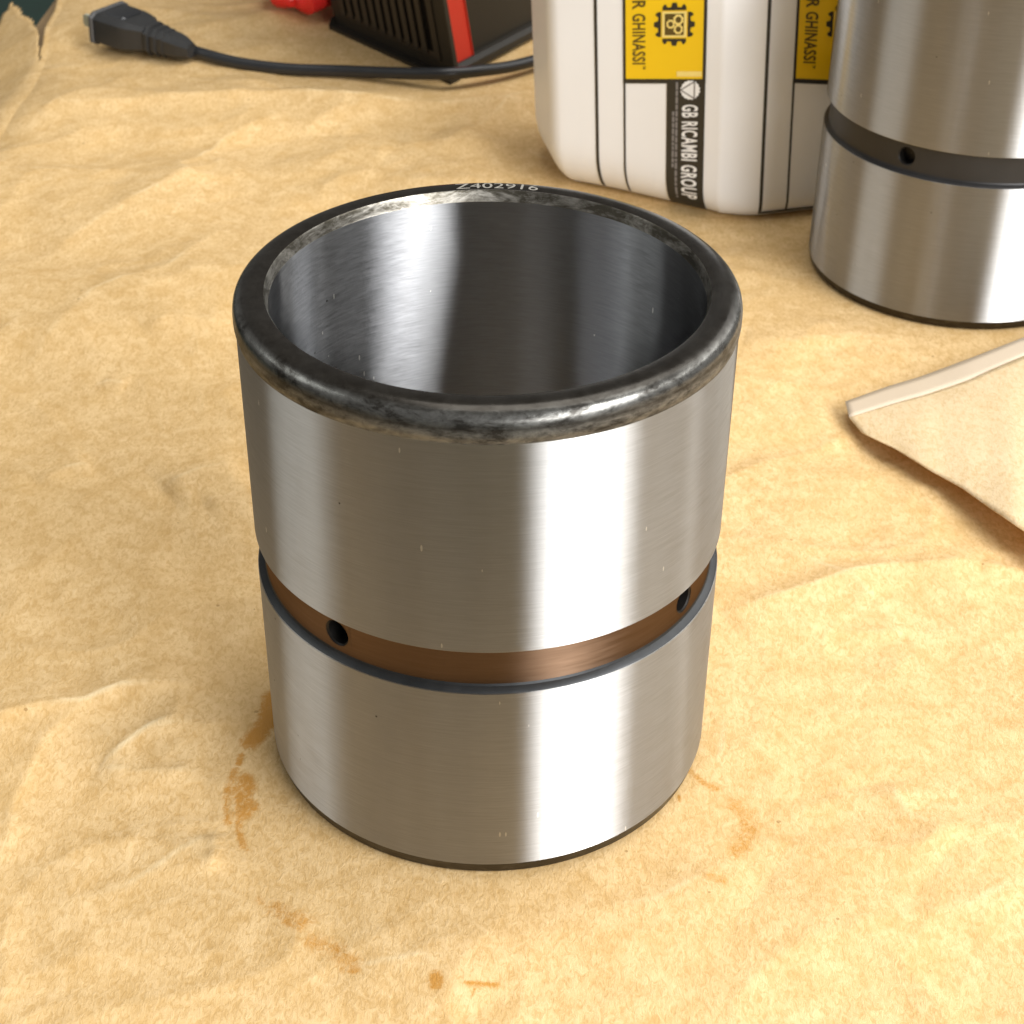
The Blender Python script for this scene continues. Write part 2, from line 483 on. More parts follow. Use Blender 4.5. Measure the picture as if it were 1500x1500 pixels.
STAIN = [  # rust marks: pixel polyline, half width in pixels, strength
    (((400, 1020), (392, 1055), (378, 1075), (368, 1086)), 13, 1.0), (((353, 1105), (350, 1118)), 5, 0.75),
    (((345, 1128), (334, 1150), (332, 1180), (334, 1205)), 6, 0.60), (((358, 1140), (362, 1155), (352, 1168), (366, 1180), (358, 1190)), 11, 0.78),
    (((348, 1150), (349, 1185), (350, 1210), (356, 1240)), 5, 0.68), (((362, 1243), (364, 1247)), 3, 0.6),
    (((405, 1330), (425, 1345), (445, 1350)), 13, 0.50), (((418, 1350), (440, 1362)), 7, 0.52), (((455, 1378), (490, 1392), (520, 1415)), 13, 0.50), (((500, 1420), (522, 1422)), 5, 0.6),
    (((638, 1434), (640, 1447)), 7, 0.9), (((683, 1445), (700, 1445), (728, 1445)), 3.5, 0.85), (((692, 1455), (694, 1458)), 3, 0.7),
    (((1010, 1128), (1030, 1145), (1050, 1156)), 5, 0.62), (((1078, 1180), (1100, 1215), (1080, 1250)), 14, 0.50), (((1040, 1290), (1058, 1295)), 8, 0.5),
    (((995, 1165), (997, 1172)), 3, 0.7), (((1075, 1195), (1105, 1190)), 6, 0.45), (((378, 1316), (384, 1322)), 5, 0.45),
]
def build_paper():
    xs = np.concatenate([np.arange(-2.3, 2.7, 0.016), np.arange(2.7, 7.8, 0.035)])
    xs = xs[xs > -2.3]
    ys = np.concatenate([np.arange(-3.2, -2.2, 0.05), np.arange(-2.2, 3.2, 0.018), np.arange(3.2, 13.9, 0.034)])
    # left of -2.3 the columns are spread up to the table edge, then down the side
    k = np.arange(80) / 80.0
    s = np.concatenate([np.arange(0, 0.6, 0.04), np.arange(0.6, 2.0, 0.045), np.arange(2.0, 6.0, 0.12)])   # distance past the edge
    nx = len(s) + len(k) + len(xs)
    Y = np.repeat(ys[:, None], nx, 1)
    X = np.zeros_like(Y); DS = np.zeros_like(Y)
    ex = edge_x(ys)[:, None] + 0.05 * perlin(ys * 0.9, ys * 0 + 3.0)[:, None]
    ns = len(s)
    DS[:, :ns] = s[::-1][None, :]
    X[:, :ns] = ex
    X[:, ns:ns + 80] = ex + (xs[0] - ex) * k[None, :]
    X[:, ns + 80:] = xs[None, :]
    H = paper_h(X, Y)
    # turning over the edge: a quarter round, then a slope that flares outward near y = 5..8.5
    r = 0.35
    q = X - ex
    near = np.clip((r - q) / r, 0, 1)
    Z = H - 0.06 * near ** 2
    ang = np.clip(DS / r, 0, 1) * np.radians(np.interp(Y, [3, 5.5, 7.0, 11], [62, 45, 30, 28]))
    end = np.radians(np.interp(Y, [3, 5.5, 7.0, 11], [62, 45, 30, 28]))
    rest = np.clip(DS - r, 0, None)
    ox = r * np.sin(ang) + rest * np.cos(end)
    oz = r * (1 - np.cos(ang)) + rest * np.sin(end)
    wav = 0.18 * perlin(Y * 0.8, DS * 0.35 + 5) * np.clip(DS, 0, 1.5)
    X = X - np.where(DS > 0, ox + wav, 0)
    Z = Z - np.where(DS > 0, oz, 0)
    ny = len(ys)
    V = np.stack([X, Y, Z], -1).reshape(-1, 3) * S
    idx = np.arange(ny * nx).reshape(ny, nx)
    # torn opening in the hanging part, with the floor behind it
    dsf = (DS[:-1, :-1] + DS[1:, 1:]) / 2; yf = (Y[:-1, :-1] + Y[1:, 1:]) / 2
    w0 = 0.13 + 0.03 * perlin(yf * 2.0, yf * 0)
    tear = (yf > 9.1) & (dsf > w0) & (dsf < w0 + (yf - 9.1) * 0.30 + 0.012 * np.sin(yf * 9))
    outer = dsf > np.interp(yf, [3, 8.5, 9.5, 10.3, 12], [4.6, 3.4, 1.7, 1.0, 0.8]) + 0.04 * perlin(yf * 0.9, dsf * 0)
    keep = ~(tear | outer)
    Q = np.stack([idx[:-1, :-1], idx[:-1, 1:], idx[1:, 1:], idx[1:, :-1]], -1)[keep]
    me = bpy.data.meshes.new('kraft_paper_sheet')
    me.vertices.add(len(V)); me.vertices.foreach_set('co', V.ravel())
    nf = len(Q)
    me.loops.add(nf * 4); me.polygons.add(nf)
    me.loops.foreach_set('vertex_index', Q.ravel().astype(np.int32))
    me.polygons.foreach_set('loop_start', np.arange(0, nf * 4, 4, dtype=np.int32))
    me.polygons.foreach_set('use_smooth', np.ones(nf, bool))
    me.update(calc_edges=True); me.validate()
    fx, fy = X.ravel(), Y.ravel()
    st = np.zeros(len(fx)); wr = np.zeros(len(fx))
    sel = (DS.ravel() <= 0)
    for pts, wpx, strg in STAIN:
        g = G(*pts)
        sc_px = 0.0042
        m = sel & (np.abs(fx - g[0][0]) < 0.8) & (np.abs(fy - g[0][1]) < 0.8)
        d, _, _ = polydist(fx[m], fy[m], g)
        st[m] = np.maximum(st[m], strg * np.clip(1.35 - d / (wpx * sc_px), 0, 1))
    for pts, A, wl, w2 in CREASES:
        gx = [p[0] for p in pts]; gy = [p[1] for p in pts]
        m = sel & (fx > min(gx) - .2) & (fx < max(gx) + .2) & (fy > min(gy) - .2) & (fy < max(gy) + .2)
        d, _, t = polydist(fx[m], fy[m], pts)
        brk = np.clip(perlin(fx[m] * 2.5, fy[m] * 2.5) * 2 + 0.35, 0, 1)
        wr[m] = np.maximum(wr[m], (1 if w2 < 0.1 else 0.55) * brk * np.clip(1 - d / 0.022, 0, 1) * np.clip(np.minimum(t, 1 - t) * 5, 0, 1))
    for nm, arr in (('stain', st), ('pale_level', wr)):
        a = me.attributes.new(nm, 'FLOAT', 'POINT'); a.data.foreach_set('value', arr.astype(np.float32))
    me.materials.append(M_PAPER)
    o = bpy.data.objects.new('kraft_paper_sheet', me)
    COL.objects.link(o)
    md = o.modifiers.new('thickness', 'SOLIDIFY'); md.thickness = 0.006 * S; md.offset = -1
    tag(o, 'large creased brown kraft paper sheet with rust marks covering the whole table', 'paper')
build_paper()
def ph(x, y): return float(paper_h(np.array([float(x)]), np.array([float(y)]))[0])

# ------------------------------------------------------------------ bushings
H, RB, ZG1, ZG0, CH = 2.285, 0.8676, 1.208, 1.002, 0.134
GF = 0.966                                     # radius of the groove floor
def text_mesh(body, height, xscale=1.0, spacing=1.0, bold=0.0):
    """flat mesh of a text, origin at its left baseline, letter height = height; returns verts 2D, faces"""
    cu = bpy.data.curves.new('letters', 'FONT')
    cu.body = body; cu.size = 1.0; cu.space_character = spacing
    cu.resolution_u = 3; cu.offset = bold
    ob = bpy.data.objects.new('letters', cu)
    COL.objects.link(ob)
    dg = bpy.context.evaluated_depsgraph_get()
    me = bpy.data.meshes.new_from_object(ob.evaluated_get(dg))
    V = np.array([v.co[:] for v in me.vertices]); F = [tuple(p.vertices) for p in me.polygons]
    bpy.data.objects.remove(ob); bpy.data.curves.remove(cu); bpy.data.meshes.remove(me)
    x0, y0 = V[:, 0].min(), V[:, 1].min(); hh = V[:, 1].max() - y0
    V = (V[:, :2] - (x0, y0)) * (height / hh); V[:, 0] *= xscale
    return V, F

def make_bushing(loc, label, holes, gm, lm, number=None, H=2.285):
    root = empty('steel_bushing', loc)
    tag(root, label, 'bushing', 'ground steel bushings standing on the paper')
    def part(nm, prof, mat, n=256, sharp=30):
        V, F = lathe(prof, n)
        return mesh_obj(nm, V, F, mat, root, sharp=sharp)
    part('upper_band', [(GF, ZG1), (0.997, ZG1), (1.0, ZG1 + 0.003), (1.0, H - CH)], M_BODY)
    part('lower_band', [(1.0, 0.062), (1.0, ZG0 - 0.003), (0.997, ZG0)], M_BODY)
    part('base_edge', [(RB, 0.03), (RB + 0.02, 0.0), (0.972, 0.0), (0.984, 0.006), (0.995, 0.045), (1.0, 0.062)], M_EDGE)
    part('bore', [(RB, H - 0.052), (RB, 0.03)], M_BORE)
    part('groove_ledge', [(0.997, ZG0), (0.990, ZG0 + 0.006), (0.970, ZG0 + 0.015), (GF, ZG0 + 0.025)], lm)
    # groove floor with real round holes
    z0, z1 = ZG0 + 0.025, ZG1
    V, F = [], []
    cen = sorted(math.radians(h) % (2 * math.pi) for h in holes)
    hr, hw = 0.060, 0.076
    zc = (z0 + z1) / 2 - 0.004
    P = lambda a, z: (GF * math.cos(a), GF * math.sin(a), z)
    for i, c in enumerate(cen):
        a0 = c + hw / GF; a1 = cen[(i + 1) % len(cen)] - hw / GF
        if a1 < a0: a1 += 2 * math.pi
        n = max(2, int((a1 - a0) / 0.03)); b = len(V)
        for k in range(n + 1):
            a = a0 + (a1 - a0) * k / n
            V += [P(a, z0), P(a, z1)]
        for k in range(n): F.append((b + 2 * k, b + 2 * k + 2, b + 2 * k + 3, b + 2 * k + 1))
        m = 32; b = len(V)
        for k in range(m):
            t = 2 * math.pi * k / m; dx, dz = math.cos(t), math.sin(t)
            sx = hw; sz = (z1 - zc) if dz > 0 else (zc - z0)
            q = min(sx / abs(dx) if abs(dx) > 1e-6 else 9, sz / abs(dz) if abs(dz) > 1e-6 else 9)
            V.append(P(c + q * dx / GF, zc + q * dz)); V.append(P(c + hr * dx / GF, zc + hr * dz))
        for k in range(m):
            k2 = (k + 1) % m
            F.append((b + 2 * k, b + 2 * k2, b + 2 * k2 + 1, b + 2 * k + 1))
        # corners of the square around the hole
        for sx in (-1, 1):
            for zz, up in ((z0, -1), (z1, 1)):
                cc = len(V); V.append(P(c + sx * hw / GF, zz))
                ks = [k for k in range(m) if math.cos(2 * math.pi * k / m) * sx > 0 and math.sin(2 * math.pi * k / m) * up > 0]
                ks = sorted(ks + [(min(ks) - 1) % m, (max(ks) + 1) % m], key=lambda k: ((k + m // 2) % m) if (0 in ks and m - 1 in [kk % m for kk in ks] or max(ks) > 24 and sx > 0) else k)
                for p, q in zip(ks[:-1], ks[1:]): F.append((cc, b + 2 * (p % m), b + 2 * (q % m)))
        # liner of the hole
        LV, LF = [], []
        rings = [(GF + 0.0005, hr + 0.004), (GF - 0.008, hr - 0.006), (GF - 0.068, hr - 0.008), (GF - 0.070, 0.002)]
        for rr, h_ in rings:
            for k in range(m):
                t = 2 * math.pi * k / m
                a = c + h_ * math.cos(t) / GF
                LV.append((rr * math.cos(a), rr * math.sin(a), zc + h_ * math.sin(t)))
        for j in range(len(rings) - 1):
            for k in range(m):
                k2 = (k + 1) % m
                LF.append((j * m + k, j * m + k2, (j + 1) * m + k2, (j + 1) * m + k))
        mesh_obj('oil_hole', LV, LF, M_HOLE, root)
    mesh_obj('groove', V, F, gm, root)
    # black rolled rim: chamfer, flat face, big round, short neck
    rim = [(0.881, H - 0.002), (0.886, H), (0.930, H)]
    for k in range(1, 13):
        t = math.radians(76) * k / 12
        rim.append((0.930 + 0.076 * math.sin(t), H - 0.058 * (1 - math.cos(t))))
    rim += [(1.0065, H - 0.058), (1.0075, H - 0.072), (1.0075, H - 0.100), (1.0060, H - 0.112), (1.0025, H - 0.122), (1.0005, H - 0.129), (1.0, H - CH)]
    r = part('rim', rim, M_RIM)
    V, F = lathe([(RB, H - 0.052), (RB + 0.003, H - 0.046), (0.876, H - 0.010), (0.881, H - 0.002)], 256)
    mesh_obj('bore_chamfer', V, F, M_CHAM, root)
    if number:
        for body, hgt, th0, wid in number:
            TV, TF = text_mesh(body, 1.0)
            TV = TV / (TV[:, 0].max(), 1.0)
            # bent round the flat of the rim, feet of the letters towards the bore
            out = []
            for x, y in TV:
                a = math.radians(th0) - wid * (x - 0.5)
                rr = 0.891 + hgt * y
                out.append((rr * math.cos(a), rr * math.sin(a), H + 0.0015 - (0 if rr < 0.930 else 0.058 * (1 - math.sqrt(max(0, 1 - ((rr - 0.930) / 0.076) ** 2))))))
            mesh_obj('stamped_number', out, TF, M_ETCH, root, smooth=False)
    return root

make_bushing((0, 0, 0), 'open steel bushing in the foreground with black rim and bronze coloured groove', [-128.5, -34, 51.5, 142], M_GROOVE, M_LEDGE,
             [('Z402916', 0.056, 87.5, 0.40)])
make_bushing((3.275, 4.80, 0), 'steel bushing with a black groove standing behind right, its top cut off by the frame', [-130, -40, 50, 140], M_GROOVE_D, M_GROOVE_D, None, 2.345)

# ------------------------------------------------------------------ white can with labels
def rounded_loop(pts, rads, seg=10):
    out = []
    n = len(pts)
    for i in range(n):
        p = Vector(pts[i]); a = Vector(pts[i - 1]); b = Vector(pts[(i + 1) % n])
        u, w = (a - p).normalized(), (b - p).normalized()
        ang = u.angle(w); r = rads[i]; d = r / math.tan(ang / 2)
        c = p + (u + w).normalized() * (r / math.sin(ang / 2))
        s0 = p + u * d - c; s1 = p + w * d - c
        a0 = math.atan2(s0.y, s0.x); a1 = math.atan2(s1.y, s1.x)
        da = (a1 - a0 + math.pi) % (2 * math.pi) - math.pi
        for k in range(seg + 1):
            t = a0 + da * k / seg
            out.append((c.x + r * math.cos(t), c.y + r * math.sin(t)))
    return np.array(out)

CAN_PTS = [(0.50, 6.06), (1.70, 5.50), (2.02, 5.50), (2.72, 5.68), (3.0, 6.35), (2.6, 7.35), (0.9, 7.55), (0.36, 6.8)]
CAN_R = [0.17, 0.10, 0.12, 0.26, 0.4, 0.4, 0.4, 0.5]
loop = rounded_loop(CAN_PTS, CAN_R)
seglen = np.hypot(*(np.roll(loop, -1, 0) - loop).T)
cum = np.concatenate([[0], np.cumsum(seglen)]); PER = cum[-1]
LX = np.append(loop[:, 0], loop[0, 0]); LY = np.append(loop[:, 1], loop[0, 1])
CANH = 4.3
def can_fillet(x): return float(np.interp(x, [0.3, 0.9, 1.6, 1.9, 3.0], [0.38, 0.36, 0.26, 0.16, 0.16]))
def can_P(u, z, off=0.0):
    u = u % PER
    x, y = np.interp(u, cum, LX), np.interp(u, cum, LY)
    e = 0.02
    dx = np.interp((u + e) % PER, cum, LX) - np.interp((u - e) % PER, cum, LX)
    dy = np.interp((u + e) % PER, cum, LY) - np.interp((u - e) % PER, cum, LY)
    l = math.hypot(dx, dy); nx, ny = dy / l, -dx / l
    r = can_fillet(x); ins = 0.0
    nz = 0.0; nh = 1.0
    if z < r:
        rr = min(r, 0.45 + 0.0 * r)
        q = (r - z) / r
        ins = r * 0.75 * (1 - math.sqrt(max(0.0, 1 - q * q)))
        nh = math.sqrt(max(0.0, 1 - q * q)); nz = -q
    if z > CANH - 0.8:
        q = min(1.0, (z - CANH + 0.8) / 0.8)
        ins = 0.85 * (1 - math.sqrt(max(0.0, 1 - q * q)))
        nh = math.sqrt(max(0.0, 1 - q * q)); nz = q
    ins -= off * nh
    return (x - nx * ins - 0.05 * z, y - ny * ins, z + off * nz)
can = empty('oil_can', (0, 0, 0))
zs = [0.0, 0.004, 0.015, 0.035, 0.07, 0.12, 0.18, 0.25, 0.33, 0.42, 0.52, 0.62, 0.72, 0.82, 1.0, 1.6, 2.4, 3.2, CANH - 0.8, CANH - 0.7, CANH - 0.55, CANH - 0.4, CANH - 0.25, CANH - 0.12, CANH - 0.04, CANH]
us = np.linspace(0, PER, 241)[:-1]
us = np.unique(np.concatenate([us, cum[:-1]]))
V = [can_P(u, z) for z in zs for u in us]
n = len(us)
F = [(j * n + i, j * n + (i + 1) % n, (j + 1) * n + (i + 1) % n, (j + 1) * n + i) for j in range(len(zs) - 1) for i in range(n)]
F += [tuple(reversed(range(n))), tuple((len(zs) - 1) * n + i for i in range(n))]
mesh_obj('canister', V, F, M_WHITE, can, sharp=50)
V, F = lathe([(0.001, 0), (0.36, 0), (0.36, 0.25), (0.44, 0.27), (0.44, 0.75), (0.40, 0.80), (0.001, 0.80)], 48)
V = [(a + 1.35, b + 6.5, c + CANH - 0.01) for a, b, c in V]
mesh_obj('screw_cap', V, F, M_CAP, can)

def u_of(px, z=0.9):
    """where on the can's girth the photograph shows column px (front faces only)"""
    best = min(np.linspace(0, cum[44], 1600), key=lambda u: abs(proj(can_P(u, z))[0] - px))
    return float(best)
def z_of(u, py):
    return float(min(np.linspace(0.02, 2.2, 800), key=lambda z: abs(proj(can_P(u, z))[1] - py)))

SKEW = [0.0, 0.0]          # the print runs slightly out of level on the left face: slope, centre
def sk(u, z): return z + SKEW[0] * (u - SKEW[1]) * min(1.0, z / 0.6)
def decal(nm, u0, u1, z0, z1, mat, off, parent=can, zf=None):
    nu = max(2, int(abs(u1 - u0) / 0.02) + 1); nz = max(2, int(abs(z1 - z0) / 0.03) + 1)
    V = []
    for j in range(nz + 1):
        for i in range(nu + 1):
            u = u0 + (u1 - u0) * i / nu
            V.append(can_P(u, sk(u, z0 + (z1 - z0) * j / nz), off))
    F = [(j * (nu + 1) + i, j * (nu + 1) + i + 1, (j + 1) * (nu + 1) + i + 1, (j + 1) * (nu + 1) + i) for j in range(nz) for i in range(nu)]
    return mesh_obj(nm, V, F, mat, parent, sharp=60)
def decal_poly(nm, V2, F, mat, off, parent=can):
    """V2 = list of (u, z)"""
    return mesh_obj(nm, [can_P(u, sk(u, z), off) for u, z in V2], F, mat, parent, smooth=False)

ZTOP = 2.3
def label_set(x_line, x_left, x_right, py_bottom, px_low, bar, y_end):
    uL, uR = u_of(x_left), u_of(x_right)
    zb = z_of((uL + uR) / 2, py_bottom)
    SKEW[0] = (z_of(uR, py_bottom) - z_of(uL, py_bottom)) / (uR - uL); SKEW[1] = (uL + uR) / 2
    lw = 0.012
    zlow = 0.06
    if x_line: decal('label_line', u_of(x_line) - lw, u_of(x_line) + lw, zlow, ZTOP, M_INK, 0.004)
    ze = z_of(uR - 0.02, y_end)
    decal('label_line', uL - 0.008, uL + 0.008, zlow if x_line else ze, zb, M_INK, 0.004)
    panel = decal('label_panel', uL, uR, zb, ZTOP, M_YEL, 0.004)
    decal('label_border', uL - 0.008, uR + 0.012, zb - 0.030, zb + 0.004, M_INK, 0.006, panel)
    decal('label_border', uR - 0.012, uR + 0.012, zb, ZTOP, M_INK, 0.006, panel)
    decal('label_border', uL - 0.008, uL + 0.012, zb, ZTOP, M_INK, 0.006, panel)
    W_ = uR - uL
    # vertical lettering, tops of the letters to the right
    k = W_ / 0.60
    def vtext(body, u_foot, hgt, z_start, length, mat, off, par):
        TV, TF = text_mesh(body, 1.0, 1.0, 1.08, 0.022)
        TV = TV / (TV[:, 0].max(), 1.0)
        return decal_poly('lettering', [(u_foot + y * hgt, z_start - x * length) for x, y in TV], TF, mat, off, par)
    zt = lambda px_y: z_of((uL + uR) / 2, px_y)
    vtext('GHINASSI', uL + W_ * 0.105, W_ * 0.165, zt(19), zt(19) - zt(94), M_INK2, 0.007, panel)
    vtext('R', uL + W_ * 0.105, W_ * 0.165, zt(0), zt(0) - zt(13), M_INK2, 0.007, panel)
    vtext('TM', uL + W_ * 0.235, W_ * 0.035, zt(96), zt(96) - zt(101), M_INK2, 0.007, panel)
    # pale small box of print
    decal('label_code', uR - W_ * 0.34, uR - W_ * 0.03, zt(112), zt(104), M_PALEY, 0.0065, panel)
    # gear emblem
    cu_ = uL + W_ * 0.625; ztop_, zbot_ = zt(4), zt(67); zc_ = zt(35.5)
    ru = W_ * 0.250; rz = (ztop_ - zbot_) / 2
    def boxd(a, b, c, d, mat, off, nm='emblem'):
        return decal_poly(nm, [(cu_ + a * ru, zc_ + c * rz), (cu_ + b * ru, zc_ + c * rz), (cu_ + b * ru, zc_ + d * rz), (cu_ + a * ru, zc_ + d * rz)], [(0, 1, 2, 3)], mat, off, panel)
    for s in (-1, 1):
        for sw in (0, 1):
            prof = [(-0.58, 0.66), (-0.58, 0.80), (-0.50, 0.92), (-0.42, 0.92), (-0.34, 0.78), (-0.16, 0.80), (-0.10, 1.0), (0.10, 1.0), (0.16, 0.80), (0.34, 0.78), (0.42, 0.92), (0.50, 0.92), (0.58, 0.80), (0.58, 0.66)]
            pts = [(a, s * b) if not sw else (s * b, a) for a, b in prof]
            bmm = bmesh.new()
            vs_ = [bmm.verts.new((a * ru + cu_, b * rz + zc_, 0)) for a, b in pts]
            fc = bmm.faces.new(vs_); fc.normal_update(); bmesh.ops.triangulate(bmm, faces=[fc])
            bmm.verts.index_update()
            decal_poly('emblem', [(q.co.x, q.co.y) for q in bmm.verts], [tuple(q.index for q in ff.verts) for ff in bmm.faces], M_INK, 0.0075, panel)
            bmm.free()
    boxd(-0.60, 0.60, -0.60, 0.60, M_PALEY, 0.0075)
    boxd(-0.47, 0.47, -0.50, 0.50, M_INK2, 0.0085)
    for (a, b, rr) in ((-0.18, 0.02, 0.20), (0.20, 0.22, 0.24), (0.20, -0.22, 0.22)):
        VV = []; FF = []
        for q in range(16):
            t = 2 * math.pi * q / 16
            jag = 1.12 if q % 2 else 0.95
            VV += [(cu_ + (a + rr * jag * math.cos(t)) * ru, zc_ + (b + rr * jag * math.sin(t)) * rz), (cu_ + (a + rr * 0.62 * math.cos(t)) * ru, zc_ + (b + rr * 0.62 * math.sin(t)) * rz)]
        for q in range(16):
            r2 = (q + 1) % 16; FF.append((2 * q, 2 * r2, 2 * r2 + 1, 2 * q + 1))
        decal_poly('emblem', VV, FF, M_PALEY, 0.0095, panel)
    if bar:
        ub = u_of(977)
        b_ = decal('label_bar', ub, uR + 0.010, z_of(ub + 0.1, 300), zb - 0.026, M_INK, 0.005)
        wb_ = uR - ub
        zz = lambda yy: z_of(ub + wb_ * 0.5, yy)
        TV, TF = text_mesh('GB RICAMBI GROUP', 1.0, 1.0, 1.1, 0.026)
        TV = TV / (TV[:, 0].max(), 1.0)
        za, zb2 = zz(158), zz(289)
        for du in (0.0,):
            decal_poly('lettering', [(ub + wb_ * (0.42 + y * 0.44) + du, za - x * (za - zb2) - du * 0.6) for x, y in TV], TF, M_LABW, 0.008 + du * 0.05, b_)
        # round badge with a triangle
        zc2 = (zz(122) + zz(151)) / 2; rz2 = (zz(122) - zz(151)) / 2; cu2 = ub + wb_ * 0.64; ru2 = wb_ * 0.27
        VV = [(cu2, zc2)]
        for q in range(32):
            t = 2 * math.pi * q / 32; jag = 1.0 if q % 2 else 0.90
            VV.append((cu2 + ru2 * jag * math.cos(t), zc2 + rz2 * jag * math.sin(t)))
        decal_poly('badge', VV, [(0, 1 + q, 1 + (q + 1) % 32) for q in range(32)], M_LABW, 0.008, b_)
        tri = [(-0.95, 0.0), (0.42, 0.85), (0.42, -0.85)]
        for i in range(3):
            (a, b), (c, d) = tri[i], tri[(i + 1) % 3]
            l = math.hypot(c - a, d - b); ox, oy = -(d - b) / l * 0.07, (c - a) / l * 0.07
            decal_poly('badge', [(cu2 + ru2 * (a + ox), zc2 + rz2 * (b + oy)), (cu2 + ru2 * (a - ox), zc2 + rz2 * (b - oy)), (cu2 + ru2 * (c - ox), zc2 + rz2 * (d - oy)), (cu2 + ru2 * (c + ox), zc2 + rz2 * (d + oy))], [(0, 1, 2, 3)], M_GREYINK, 0.0095, b_)
        # lines of small print, too small to read
        rr = random.Random(3)
        for row, (y0, y1) in ((0.16, (168, 250)), (0.25, (125, 290))):
            y = y0
            while y < y1:
                ll = rr.uniform(4, 11)
                decal('small_print', ub + wb_ * (row), ub + wb_ * (row + 0.06), zz(min(y + ll, y1)), zz(y), M_GREYINK, 0.008, b_)
                y += ll + 1.6
    return zb
label_set(874, 915, 1031, 116, None, True, 300)
SKEW[0] = 0
label_set(1121, 1161, 1262, 118, None, False, 307)
SKEW[0] = 0
u1 = u_of(1118); u2 = u_of(1262)
zb_ = z_of(u_of(1160), 307)
decal('label_line', u1, u2, zb_ - 0.010, zb_ + 0.010, M_INK, 0.005)
tag(can, 'white plastic oil can with yellow and black labels behind the bushings', 'oil can')

# ------------------------------------------------------------------ battery charger
K = ground(660, 115); Lp = ground(500, 42)
K = np.array([K[0], K[1]]); Lp = np.array([Lp[0], Lp[1]])
du = (Lp - K); wl = np.linalg.norm(du); du /= wl
dv = np.array([0.545, 0.838]); dv /= np.linalg.norm(dv)
ch = empty('battery_charger', (K[0], K[1], 0))
LEAN = -0.155
def chP(a, b, z, out=0.0):
    """a along the left face, b along the right face (from the near corner), out = outwards of the left face"""
    nl = np.array([du[1], -du[0]]);
    if nl @ dv > 0: nl = -nl
    p = a * du + b * dv + nl * out
    return (p[0] + LEAN * z, p[1], z)
HC = 3.0
def ch_box(nm, a0, a1, b0, b1, z0, z1, mat, par, bev=0.0):
    bm = bmesh.new()
    bmesh.ops.create_cube(bm, size=1.0)
    for v_ in bm.verts:
        a = a0 if v_.co.x < 0 else a1; b = b0 if v_.co.y < 0 else b1; z = z0 if v_.co.z < 0 else z1
        v_.co = Vector(chP(a, b, z))
    if bev: bmesh.ops.bevel(bm, geom=bm.edges[:], offset=bev, segments=3, affect='EDGES')
    return bm_obj(nm, bm, mat, par, sharp=40)
ch_box('housing', 0.0, wl, 0.0, 2.2, 0.03, HC, M_BLK, ch, 0.09)
vp = ch_box('vent_panel', 0.10, wl - 0.10, -0.012, 0.02, 0.14, HC - 0.3, M_SLAT, ch, 0.006)
ns = 11
for row, (z0, z1) in enumerate(((0.20, 0.92), (1.08, 1.80), (1.96, 2.55))):
    for i in range(ns):
        a = 0.18 + (wl - 0.42) * i / (ns - 1)
        ch_box('vent_slot', a, a + 0.075, -0.0155, 0.01, z0, z1, M_SLOT, ch)
        ch_box('vent_slat', a + 0.080, a + 0.135, -0.040, -0.008, z0 - 0.02, z1 + 0.02, M_SLAT, ch, 0.008)
# red strap round the near corner of the housing
ch_box('red_strap', -0.035, 0.10, 0.035, 0.36, 0.10, HC + 0.02, M_RED, ch, 0.012)
ch_box('red_strap', -0.03, wl + 0.03, 0.035, 0.36, HC - 0.01, HC + 0.035, M_RED, ch, 0.008)
for a, b in ((0.15, 0.15), (wl - 0.2, 0.15), (0.15, 1.9), (wl - 0.2, 1.9)):
    ch_box('rubber_foot', a - 0.08, a + 0.08, b - 0.08, b + 0.08, 0.0, 0.035, M_BLK, ch)
tag(ch, 'black battery charger with vent slots and a red corner strap', 'battery charger')

# ------------------------------------------------------------------ red clamp
gc = ground(432, 34)
cl = empty('battery_clamp', (gc[0], gc[1], 0))
base = Vector((0, 0, 0))
z0 = 0.20
path = [Vector((0.02, 0.02, z0 - 0.02)), Vector((0.10, 0.10, z0)), Vector((0.34, 0.28, z0 + 0.05)), Vector((0.8, 0.55, z0 + 0.12)), Vector((1.3, 0.8, z0 + 0.16))]
V, F = sweep(catmull(path, 6), [0.06 + 0.12 * min(1, i / 5) for i in range(25)], 14, squash=0.8)
mesh_obj('handle', V, F, M_CLAMP, cl)
path = [Vector((0.0, 0.03, z0 - 0.02)), Vector((-0.06, 0.14, z0 + 0.04)), Vector((-0.16, 0.40, z0 + 0.12)), Vector((-0.10, 0.95, z0 + 0.25)), Vector((0.1, 1.5, z0 + 0.3))]
V, F = sweep(catmull(path, 6), [0.06 + 0.13 * min(1, i / 5) for i in range(25)], 14, squash=0.8)
mesh_obj('handle', V, F, M_CLAMP, cl)
path = [Vector((0.05, 0.22, 0.24)), Vector((0.3, 0.7, 0.3)), Vector((0.5, 1.2, 0.34))]
V, F = sweep(catmull(path, 5), 0.14, 10)
mesh_obj('jaw', V, F, M_PRONG, cl)
tag(cl, 'bright red battery clamp lying at the top edge, left of the charger', 'clamp')

